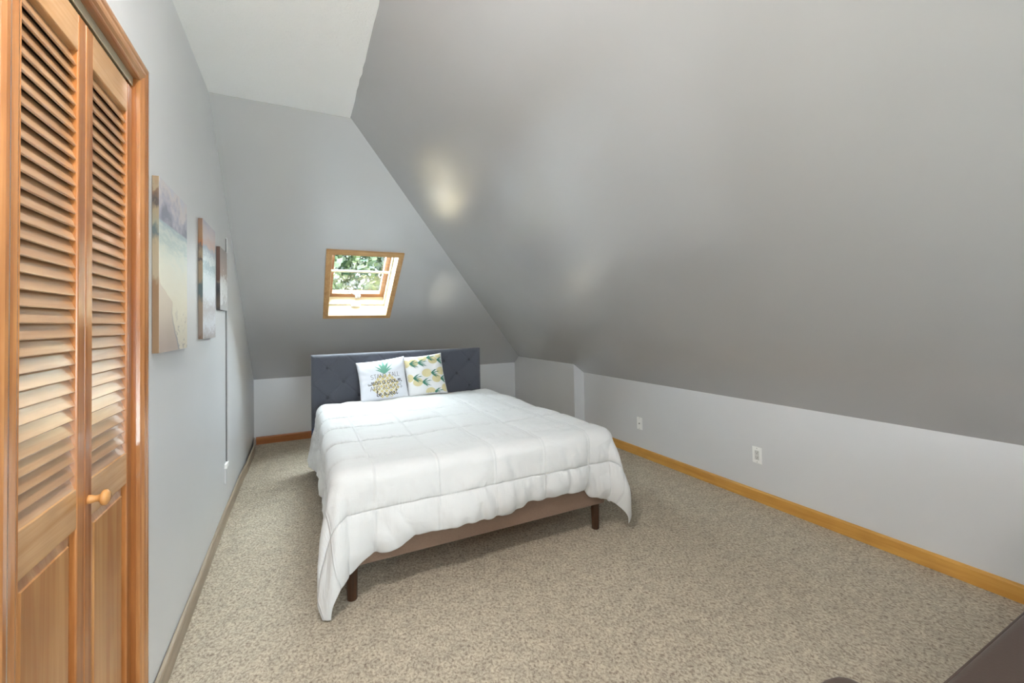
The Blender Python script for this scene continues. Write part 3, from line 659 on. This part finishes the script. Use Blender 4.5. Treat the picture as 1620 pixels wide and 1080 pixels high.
# ---------------------------------------------------------------- comforter
ZT = 0.622; RHO = 0.060
CX0, CX1, CYF, CYB = BX0+0.005, BX1-0.005, BYF+0.0, 4.185
def interp(x, pts):
    if x <= pts[0][0]: return pts[0][1]
    for (a, b), (c, d) in zip(pts, pts[1:]):
        if x <= c:
            u = (x-a)/(c-a); u = u*u*(3-2*u); return b+(d-b)*u
    return pts[-1][1]
def LF(x):  # front overhang length along the cloth
    return interp(x, [(0.66, 0.485), (0.74, 0.43), (0.87, 0.425), (0.97, 0.380), (1.08, 0.385), (1.24, 0.378), (1.37, 0.384), (1.49, 0.395), (1.56, 0.385), (1.60, 0.357), (1.72, 0.368), (1.81, 0.355), (1.94, 0.365), (1.99, 0.372), (2.05, 0.425), (2.16, 0.460)])
def LL(y): return interp(y, [(2.18, 0.54), (2.6, 0.38), (3.2, 0.38), (3.7, 0.46), (4.18, 0.42)])
def LR(y): return interp(y, [(2.18, 0.41), (2.7, 0.38), (4.18, 0.36)])
seamx = [0.47, 0.78, 1.09, 1.40, 1.71, 2.02, 2.33]
seamy = [1.61, 1.965, 2.33, 2.68, 3.04, 3.40, 3.76, 4.12]
def nz_(x, y, z): return noise.noise(Vector((x, y, z)))
def cloth(fa, fb):
    """fa,fb: cloth coordinates in metres; returns position, seam coords"""
    # (fa<CX0: left overflow normalised)  overflow stored as fraction outside
    a, b = fa, fb
    xb = min(max(a, CX0), CX1); yb = max(b, CYF)
    ox = a-xb; oy = b-yb
    return xb, yb, ox, oy
def place(a, b):
    """a in [-1,0] left overflow fraction, [0,1] top, [1,2] right ; b in [-1,0] front overflow fraction, [0,1] top"""
    fx = min(max(a, 0), 1); fy = max(b, 0)
    xb = CX0+(CX1-CX0)*fx; yb = CYF+(CYB-CYF)*fy
    dl = -min(a, 0)*LL(yb); dr = max(a-1, 0)*LR(yb); df = -min(b, 0)*LF(xb)
    dx = dr-dl; r = math.hypot(dx, df)
    ca, cb = xb+dx, yb-df           # cloth coordinates
    ztop = ZT + 0.012*nz_(ca*2.3, cb*2.1, 3.1) + 0.012*math.exp(-((yb-CYF)/0.25)**2)*(0.3+fx*0.9) - 0.03*math.exp(-((4.2-yb)/0.10)**2) - 0.005*math.exp(-((yb-4.06)/0.10)**2)*math.exp(-((xb-1.35)/0.45)**4)
    # soft fall-off toward the sides
    if r < 1e-6:
        return Vector((xb, yb, ztop)), ca, cb, 0.0, 0.0
    ux, uy = dx/r, -df/r
    corner = 0.0
    if df > 0 and abs(dx) > 0: corner = math.sin(2*math.atan2(df, abs(dx)))**1.5
    left = dx < 0
    # arc over the edge, then hanging
    L1 = RHO*PI/2
    if r < L1: h = RHO*math.sin(r/RHO); d = RHO*(1-math.cos(r/RHO)); t = 0
    else:
        t = r-L1
        th = math.atan2(df, abs(dx)); wf = math.sin(th)**2
        fl_f = 0.05
        if left: fl_s = 0.05+0.13*math.exp(-((yb-3.85)/0.30)**2)+0.05*math.exp(-((yb-2.2)/0.25)**2)
        else: fl_s = 0.06+0.12*math.exp(-((yb-2.18)/0.16)**2)
        bend = t*(wf*fl_f+(1-wf)*fl_s)
        if corner:
            bend += (0.30*corner*(t-t*t/0.75) if left else 0.32*corner*(t-0.62*t*t/0.5))
        h = RHO+bend; d = RHO+math.sqrt(max(0.0, t*t-bend*bend*0.7))
        k = min(1.0, t/0.30)
        ff = 0.028*nz_(xb*6.5+0.9*t, 1.7, t*1.2) + 0.024*nz_(xb*15.0-7.0*t, 4.2, t*2.5)
        ff += -0.020*math.exp(-((xb-2.00-0.05*t)/0.030)**2) - 0.016*math.exp(-((xb-1.52)/0.03)**2)*min(1, max(0, (t-0.12)/0.1))
        ff += 0.016*math.exp(-((xb-1.02-0.55*(t-0.2))/0.035)**2)*min(1, max(0, (t-0.08)/0.1))
        for fx0, sl_, am in ((0.84, 0.8, 0.012), (1.16, 0.5, 0.010), (1.30, -0.3, 0.009), (1.78, 0.2, 0.012), (1.88, -0.1, -0.010)):
            ff += am*math.exp(-((xb-fx0-sl_*(t-0.15))/0.022)**2)*min(1, max(0, (t-0.10)/0.08))
        fr_ = -b
        if fr_ > 0.82: ff -= 0.022*((fr_-0.82)/0.18)**2
        ff += 0.012*math.exp(-((fr_-0.75)/0.16)**2)
        fs = 0.026*nz_(yb*5.0-2.0*t, 8.3, t*1.5)+0.012*nz_(yb*14.0, 2.2, t*3)
        fc = 0.024*math.sin(th*6.0+(0.5 if left else 1.2))+0.014*nz_(th*3.0, 5.5 if left else 9.1, t*3)
        h += k*(ff*wf+fs*(1-wf)+fc*math.sin(2*th)**2)
    p = Vector((xb+ux*h, yb+uy*h, ztop-d))
    if p.z < 0.012: p.z = 0.012
    return p, ca, cb, r, corner
def puff(ca, cb, r):
    dx_ = min(abs(ca-s) for s in seamx); dy_ = min(abs(cb-s) for s in seamy)
    px = 1-0.8*math.exp(-(dx_/0.016)); py = 1-math.exp(-(dy_/0.016))
    rdg = 0.004*math.exp(-(dx_/0.007)**2)
    q = px*py
    return 0.017*q*(0.85+0.5*nz_(ca*4, cb*4, 1.3))+rdg
def wrinkle(ca, cb, r, p):
    wv = 0.0030*nz_(ca*9.0, cb*26.0, 0.3)*(1 if r == 0 else 0.3)     # puckers across the top
    dy_ = min(abs(cb-s) for s in seamy)
    sgn = 1 if cb < 1.965 else 0.7
    wv += 0.0070*nz_(ca*42.0, cb*5.0, 2.3)*math.exp(-dy_/0.05)*sgn       # gathered stitching
    dx_ = min(abs(ca-s) for s in seamx)
    wv += 0.003*nz_(ca*6.0, cb*45.0, 7.3)*math.exp(-dx_/0.05)
    if r > 0.06:
        q = min(1, (r-0.06)/0.08)
        wv += q*(0.0075*nz_(ca*20.0+cb*4.0, cb*3.5, 5.3)+0.007*nz_(ca*8.0-cb*9.0, cb*4.0, 1.3)+0.0035*nz_(ca*34.0+cb*14.0, cb*16.0, 1.3))
    if r == 0: wv += 0.004*nz_(ca*5, cb*7, 9.9)
    return wv
NA_L, NA_T, NA_R, NBF, NBT = 34, 160, 34, 38, 190
As = [-1+i/NA_L for i in range(NA_L)]+[i/NA_T for i in range(NA_T)]+[1+i/NA_R for i in range(NA_R+1)]
Bs = [-1+i/NBF for i in range(NBF)]+[i/NBT for i in range(NBT+1)]
bm = bmesh.new(); G = []; meta = {}; tk = []
for b in Bs:
    row = []
    for a in As:
        p, ca, cb, r, cn = place(a, b); v = bm.verts.new(p); row.append(v); tk.append(max(0.30, 1-(min(1, r/0.3)*(min(1.0, cn*4)) if cn else 0))); meta[v] = (ca, cb, r, cn)
    G.append(row)
for j in range(len(Bs)-1):
    for i in range(len(As)-1): bm.faces.new([G[j][i], G[j][i+1], G[j+1][i+1], G[j+1][i]])
bm.normal_update()
nn = {v: v.normal.copy() for v in bm.verts}
for v in bm.verts:
    ca, cb, r, cn = meta[v]; v.co += nn[v]*(puff(ca, cb, r)+wrinkle(ca, cb, r, v.co)*(1-0.85*min(1, cn*4)*min(1, r/0.3)))
    v.co.z = max(v.co.z, 0.008)
uvl = bm.loops.layers.uv.new('cloth')
for f in bm.faces:
    for lp in f.loops: lp[uvl].uv = meta[lp.vert][:2]
duvet = obj('comforter', bm, duvet_mat(), smooth=True)
tag(duvet, 'rumpled white box-quilted comforter hanging over the sides of the bed', 'comforter')
md = duvet.modifiers.new('thick', 'SOLIDIFY'); md.thickness = 0.026; md.offset = -1
vg = duvet.vertex_groups.new(name='thickness')
for ix, wt in enumerate(tk): vg.add([ix], wt, 'REPLACE')
md.vertex_group = 'thickness'
md = duvet.modifiers.new('smooth', 'SUBSURF'); md.levels = 1; md.render_levels = 1

# ---------------------------------------------------------------- cushions
PS = 0.385
def pillow_surf(u, v, side, seed, thick=0.062):
    """u,v in [-1,1] ; local frame: x right, z up, y depth (front = -y)"""
    k = 0.055
    x = u*(1-k*(1-v*v)*u*u)*PS/2*1.03; z = v*(1-k*(1-u*u)*v*v)*PS/2*1.03
    e = (1-abs(u)**2.6)*(1-abs(v)**2.6)
    th = thick*max(0.0, e)**0.50
    edge = math.exp(-(1-max(abs(u), abs(v)))/0.22)
    th += 0.010*edge*max(0, e)**0.4*math.sin((math.atan2(v, u))*19+seed*1.7)*0.6
    th += 0.006*nz_(u*2.6+seed*3.3, v*2.6, seed)*min(1, e*2)
    return Vector((x, (-1 if side == 'f' else 1)*th, z))
def cushion(label, mat, corners, seed, tilt):
    """corners: world TL, TR, BR, BL in the cushion's plane (front view)"""
    TL, TR, BR, BL = [Vector(c) for c in corners]
    t = thing('throw_pillow', label, 'pillow', (BL+BR)/2)
    def world(u, v, side='f', off=0.0):
        q = pillow_surf(u, v, side, seed)
        uu = (q.x/(PS/2)+1)/2; vv = (q.z/(PS/2)+1)/2
        base = (BL*(1-uu)+BR*uu)*(1-vv)+(TL*(1-uu)+TR*uu)*vv
        nrm = ((TR-TL).cross(TL-BL)).normalized()   # towards -y
        if nrm.y > 0: nrm = -nrm
        return base+nrm*(-q.y+off)
    bm = bmesh.new(); n = 44
    g = {}
    for s in 'fb':
        for i in range(n+1):
            for j in range(n+1):
                if s == 'b' and (i in (0, n) or j in (0, n)): g[s, i, j] = g['f', i, j]; continue
                g[s, i, j] = bm.verts.new(world(-1+2*i/n, -1+2*j/n, s))
        for i in range(n):
            for j in range(n):
                f = [g[s, i, j], g[s, i+1, j], g[s, i+1, j+1], g[s, i, j+1]]
                if s == 'b': f.reverse()
                bm.faces.new(f)
    obj('cushion_cover', bm, mat, t, smooth=True)
    return t, world
def decal(name, parent, world, polys, mat, off=0.0012):
    """polys: list of point lists in (u,v)"""
    bm = bmesh.new()
    for pl in polys:
        try: bm.faces.new([bm.verts.new(world(u, v, 'f', off)) for u, v in pl])
        except ValueError: pass
    o = obj(name, bm, mat, parent); return o
def ribbon(pts, wd):
    out = []
    for (x0, y0), (x1, y1) in zip(pts, pts[1:]):
        dx, dy = x1-x0, y1-y0; L = math.hypot(dx, dy) or 1
        nx_, ny_ = -dy/L*wd/2, dx/L*wd/2; ex, ey = dx/L*wd*0.3, dy/L*wd*0.3
        out.append([(x0-nx_-ex, y0-ny_-ey), (x1-nx_+ex, y1-ny_+ey), (x1+nx_+ex, y1+ny_+ey), (x0+nx_-ex, y0+ny_-ey)])
    return out
def arc(cx, cy, rx, ry, a0, a1, n=9): return [(cx+rx*math.cos(math.radians(a0+(a1-a0)*i/n)), cy+ry*math.sin(math.radians(a0+(a1-a0)*i/n))) for i in range(n+1)]
# simple stroke lettering (x 0..w, baseline 0, x-height 0.5, cap height 1)
CAPS = {
 'S': (0.6, [arc(0.30, 0.75, 0.24, 0.24, 40, 270)+arc(0.30, 0.25, 0.26, 0.25, 90, -150)]),
 'T': (0.6, [[(0.02, 1), (0.60, 1)], [(0.31, 1), (0.31, 0)]]),
 'A': (0.7, [[(0.02, 0), (0.34, 1), (0.66, 0)], [(0.15, 0.34), (0.54, 0.34)]]),
 'N': (0.66, [[(0.06, 0), (0.06, 1), (0.58, 0), (0.58, 1)]]),
 'D': (0.66, [[(0.06, 0), (0.06, 1)], [(0.06, 1)]+arc(0.12, 0.5, 0.46, 0.5, 90, -90)+[(0.06, 0)]]),
 'L': (0.5, [[(0.06, 1), (0.06, 0), (0.46, 0)]]),
 'W': (0.9, [[(0.02, 1), (0.23, 0), (0.44, 0.9), (0.65, 0), (0.86, 1)]]),
 'Y': (0.64, [[(0.02, 1), (0.31, 0.48), (0.60, 1)], [(0.31, 0.48), (0.31, 0)]]),
 ' ': (0.36, [])}
LOW = {
 'w': (0.80, [arc(0.18, 0.22, 0.16, 0.22, 150, 350, 8)[0:]+arc(0.34+0.16, 0.22, 0.16, 0.22, 180, 370, 8)+[(0.68, 0.50), (0.80, 0.40)]]),
 'e': (0.52, [[(0.0, 0.16), (0.30, 0.30)]+arc(0.24, 0.30, 0.14, 0.20, 0, 200, 8)+arc(0.26, 0.20, 0.17, 0.20, 190, 330, 7)+[(0.52, 0.16)]]),
 'a': (0.62, [arc(0.24, 0.24, 0.20, 0.24, 50, 380, 12)+[(0.42, 0.5), (0.42, 0.1), (0.52, 0.0), (0.62, 0.12)]]),
 'r': (0.48, [[(0.0, 0.12), (0.12, 0.56), (0.22, 0.50), (0.36, 0.46), (0.30, 0.10), (0.38, 0.0), (0.48, 0.12)]]),
 'c': (0.48, [arc(0.24, 0.24, 0.20, 0.25, 50, 320, 10)+[(0.48, 0.14)]]),
 'o': (0.54, [arc(0.24, 0.25, 0.20, 0.25, 90, 450, 12)+[(0.40, 0.40), (0.54, 0.42)]]),
 'n': (0.66, [[(0.0, 0.36), (0.10, 0.5), (0.10, 0.0), (0.16, 0.32)]+arc(0.30, 0.32, 0.13, 0.18, 170, 0, 6)+[(0.44, 0.1), (0.52, 0.0), (0.64, 0.12)]]),
 'b': (0.52, [[(0.02, 0.12), (0.20, 0.80), (0.26, 1.0), (0.18, 1.02), (0.10, 0.7), (0.10, 0.12)]+arc(0.26, 0.2, 0.16, 0.2, 200, 430, 8)+[(0.52, 0.36)]]),
 's': (0.46, [[(0.0, 0.10), (0.24, 0.58), (0.34, 0.24), (0.22, 0.0), (0.06, 0.06)], [(0.34, 0.16), (0.46, 0.16)]]),
 't': (0.44, [[(0.22, 1.0), (0.16, 0.12), (0.26, 0.0), (0.44, 0.14)], [(0.02, 0.62), (0.40, 0.66)]]),
 ' ': (0.34, [])}
def word(text, font, u0, u1, v0, hgt, wd, rise=0.0):
    tot = sum(font[c][0] for c in text)+0.10*(len(text)-1)*(1 if font is CAPS else 0)
    k = (u1-u0)/tot; out = []; x = 0
    for c in text:
        w_, st = font[c]
        for s in st: out += ribbon([(u0+(x+px)*k, v0+rise*(x+px)/tot+py*hgt) for px, py in s], wd)
        x += w_+(0.10 if font is CAPS else 0)
    return out
def leafblade(x0, y0, ang, L, wd, curve=0.3, n=6):
    pts_l, pts_r = [], []
    for i in range(n+1):
        t = i/n; a = ang+curve*t; x = x0+L*t*math.cos(ang+curve*t*0.5); y = y0+L*t*math.sin(ang+curve*t*0.5)
        h = wd/2*math.sin(PI*min(1, 0.15+t*0.85))**0.8 if t < 1 else 0
        pts_l.append((x-math.sin(a)*h, y+math.cos(a)*h)); pts_r.append((x+math.sin(a)*h, y-math.cos(a)*h))
    return [[pts_l[i], pts_l[i+1], pts_r[i+1], pts_r[i]] for i in range(n)]

YP = 4.085
def P_(x, z, y): return (x, y, z)
# left cushion: large pineapple and lettering
tp, wld = cushion('white throw pillow printed with one gold pineapple and black lettering', M_PIL,
    [(0.925, 4.135, 0.959), (1.350, 4.135, 0.999), (1.372, 4.005, 0.626), (0.950, 4.005, 0.614)], 1, 0)
polys = []
du, dv = 0.128, 0.150
for j in range(-6, 7):
    for i in range(-5, 6):
        cu = 0.05+(i+(0.5 if j % 2 else 0))*0.190; cv = -0.36+j*0.115
        if ((cu-0.05)/0.56)**2+((cv+0.36)/0.60)**2 > 0.93 or cv < -0.9: continue
        a_, b_ = 0.078, 0.094
        polys.append([(cu-a_, cv), (cu, cv-b_), (cu+a_, cv), (cu, cv+b_)])
decal('pineapple_body_print', tp, wld, polys, M_GOLD)
polys = []
for ang, L, wd, cv in ((90, .70, .12, .05), (74, .66, .05, -.2), (106, .66, .05, .2), (58, .60, .04, -.3), (122, .60, .04, .3), (90, .62, .13, 0.0), (78, .56, .09, -.15), (102, .56, .09, .15), (64, .50, .07, -.5), (116, .50, .07, .5), (50, .42, .06, -.6), (130, .42, .06, .6), (84, .40, .10, .1), (96, .40, .1, -.1), (35, .36, .05, .3), (145, .36, .05, -.3), (70, .3, .06, -.3), (110, .3, .06, .3)):
    polys += leafblade(0.05, 0.22, math.radians(ang), L, wd, cv)
decal('pineapple_crown_print', tp, wld, polys, M_GREEN, 0.0014)
letters = word('STAND TALL', CAPS, -0.52, 0.66, 0.02, 0.20, 0.016, 0.03) + word('wear a crown', LOW, -0.66, 0.74, -0.26, 0.27, 0.026, 0.04)
letters += word('AND ALWAYS', CAPS, -0.60, 0.72, -0.52, 0.19, 0.016, 0.03) + word('be sweet', LOW, -0.36, 0.50, -0.82, 0.27, 0.028, 0.04)
decal('lettering', tp, wld, letters, M_INK, 0.0022)
# right cushion: all-over pineapples lying on their sides
tp, wld = cushion('white throw pillow patterned all over with small gold pineapples, the right one', M_PIL2,
    [(1.345, 4.150, 0.986), (1.722, 4.150, 1.012), (1.752, 4.035, 0.636), (1.376, 4.035, 0.619)], 2, 0)
spots = [(-.55, .62), (.44, .66), (-.06, .86), (-.96, .62), (.02, .05), (.78, .08), (-.48, -.34), (.48, -.26), (-.90, -.10), (.10, -.86), (.92, -.74), (.84, .92)]
body, crown = [], []
for cx, cy in spots:
    rx, ry = 0.245, 0.195
    ring = arc(cx, cy, rx, ry, 0, 360, 20)[:-1]
    for i in range(20):
        (u1_, v1_), (u2_, v2_) = ring[i], ring[(i+1) % 20]
        for ra, rb in ((0.01, 0.35), (0.35, 0.7), (0.7, 1.0)):
            f = lambda u, v, q: (cx+(u-cx)*q, cy+(v-cy)*q)
            quad = [f(u1_, v1_, ra), f(u1_, v1_, rb), f(u2_, v2_, rb), f(u2_, v2_, ra)]
            if all(abs(a_) < 0.97 and abs(b_) < 0.97 for a_, b_ in quad): body.append(quad)
    for k, (ang, L, cv) in enumerate(((-12, .50, -.3), (8, .46, .3), (-28, .46, .2), (26, .40, .3), (-46, .34, .5), (44, .32, -.3), (0, .38, -.2), (-20, .36, -.5), (-38, .40, .1), (16, .50, -.2), (36, .30, .2))):
        for q in leafblade(cx+rx*0.85, cy-0.02, math.radians(ang-8), L, 0.030, cv, 4):
            if all(abs(a_) < 0.97 and abs(b_) < 0.97 for a_, b_ in q): crown.append(q)
decal('pineapple_body_print', tp, wld, body, M_GOLD2, 0.0016)
decal('pineapple_crown_print', tp, wld, crown, M_GREEN2, 0.0030)

# ================================================================ leather sofa in the near right corner
SXa, SXb = 1.245, 3.18
sofa = thing('sofa', 'dark brown leather sofa at the near right edge, only arm and seat in view', 'sofa', ((SXa+SXb)/2, 0.0, 0))
def softbox(name, x0, x1, y0, y1, z0, z1, bev, parent=sofa, mat=M_LEATHER, puffz=0.0):
    bm = bmesh.new(); box(bm, x0, x1, y0, y1, z0, z1, bev, 5)
    if puffz:
        for v in bm.verts:
            u = (v.co.x-x0)/(x1-x0); t_ = (v.co.y-y0)/(y1-y0)
            if v.co.z > (z0+z1)/2: v.co.z += puffz*math.sin(PI*min(1, max(0, u)))*math.sin(PI*min(1, max(0, t_)))
    return obj(name, bm, mat, parent, smooth=True)
softbox('base', SXa+0.02, SXb-0.02, -0.42, 0.44, 0.06, 0.30, 0.02)
softbox('armrest', SXa, SXa+0.24, -0.44, 0.528, 0.08, 0.60, 0.06)
softbox('armrest', SXb-0.24, SXb, -0.44, 0.528, 0.08, 0.60, 0.06)
softbox('backrest', SXa+0.20, SXb-0.20, -0.48, -0.22, 0.28, 0.86, 0.08)
mid = (SXa+SXb)/2
for xa, xb in ((SXa+0.245, SXb-0.245),):
    sc_ = softbox('seat_cushion', xa, xb, -0.24, 0.476, 0.30, 0.452, 0.022, puffz=0.0)
    bm = bmesh.new()
    for zz in (0.436, 0.318): cyl(bm, (xa+0.02, 0.4765, zz), (xb-0.02, 0.4765, zz), 0.0035, seg=8)
    pp = obj('piping', bm, M_LEATHER, None, smooth=True); pp.parent = sc_; pp.matrix_parent_inverse = Matrix.Identity(4); pp.matrix_basis = Matrix.Identity(4)
for x in (SXa+0.07, SXb-0.07):
    for y in (-0.36, 0.40):
        bm = bmesh.new(); cyl(bm, (x, y, 0), (x, y, 0.09), 0.02, 0.028, 16); obj('leg', bm, M_LEG, sofa)

# ================================================================ outside the skylight
def leaf_mat(name, c1, c2):
    m, nt, b = new_mat(name); b.inputs['Roughness'].default_value = 0.5
    tc = N(nt, 'ShaderNodeTexCoord'); n = N(nt, 'ShaderNodeTexNoise', i_Scale=3.0, i_Detail=3.0); nt.links.new(tc.outputs['Object'], n.inputs['Vector'])
    r = ramp(nt, [(0.35, c1), (0.65, c2)]); nt.links.new(n.outputs['Fac'], r.inputs[0]); nt.links.new(r.outputs[0], b.inputs['Base Color'])
    return m
M_LEAF = leaf_mat('tree_leaves', (0.016, 0.045, 0.030), (0.085, 0.105, 0.035))
def tree(x, y, zb, R_, label, n=1500):
    t = thing('tree', label, 'tree', (x, y, zb))
    rnd = random.Random(int(x*10+y)); bm = bmesh.new()
    for k in range(n):
        d = Vector((rnd.gauss(0, 1), rnd.gauss(0, 1), rnd.gauss(0, 1))).normalized()
        rr = R_*(0.40+0.65*rnd.random()**0.6)*(1+0.25*nz_(d.x*2, d.y*2, d.z*2+x))
        c = Vector((x, y, zb+R_*2.2))+Vector((d.x, d.y, d.z*1.15))*rr
        nrm = Vector((rnd.gauss(0, 1), rnd.gauss(0, 1), rnd.gauss(0, 1)+0.8)).normalized()
        a_ = nrm.orthogonal().normalized(); b_ = nrm.cross(a_); s = 0.05+0.08*rnd.random()
        bm.faces.new([bm.verts.new(c+a_*s), bm.verts.new(c+b_*s*0.6), bm.verts.new(c-a_*s), bm.verts.new(c-b_*s*0.6)])
    me = obj('foliage', bm, M_LEAF, t)
    bm = bmesh.new(); cyl(bm, (x, y, zb), (x, y, zb+R_*2.2), 0.16, 0.09, 10); obj('trunk', bm, M_SASH, t)
    return t
bm = bmesh.new(); box(bm, -40, 40, -40, 60, -3.6, -3.5)
struct('ground', bm, plain('lawn', (0.10, 0.13, 0.06), 0.9))
tree(1.8, 11.0, -3.5, 2.4, 'leafy green tree seen through the skylight', 16000)
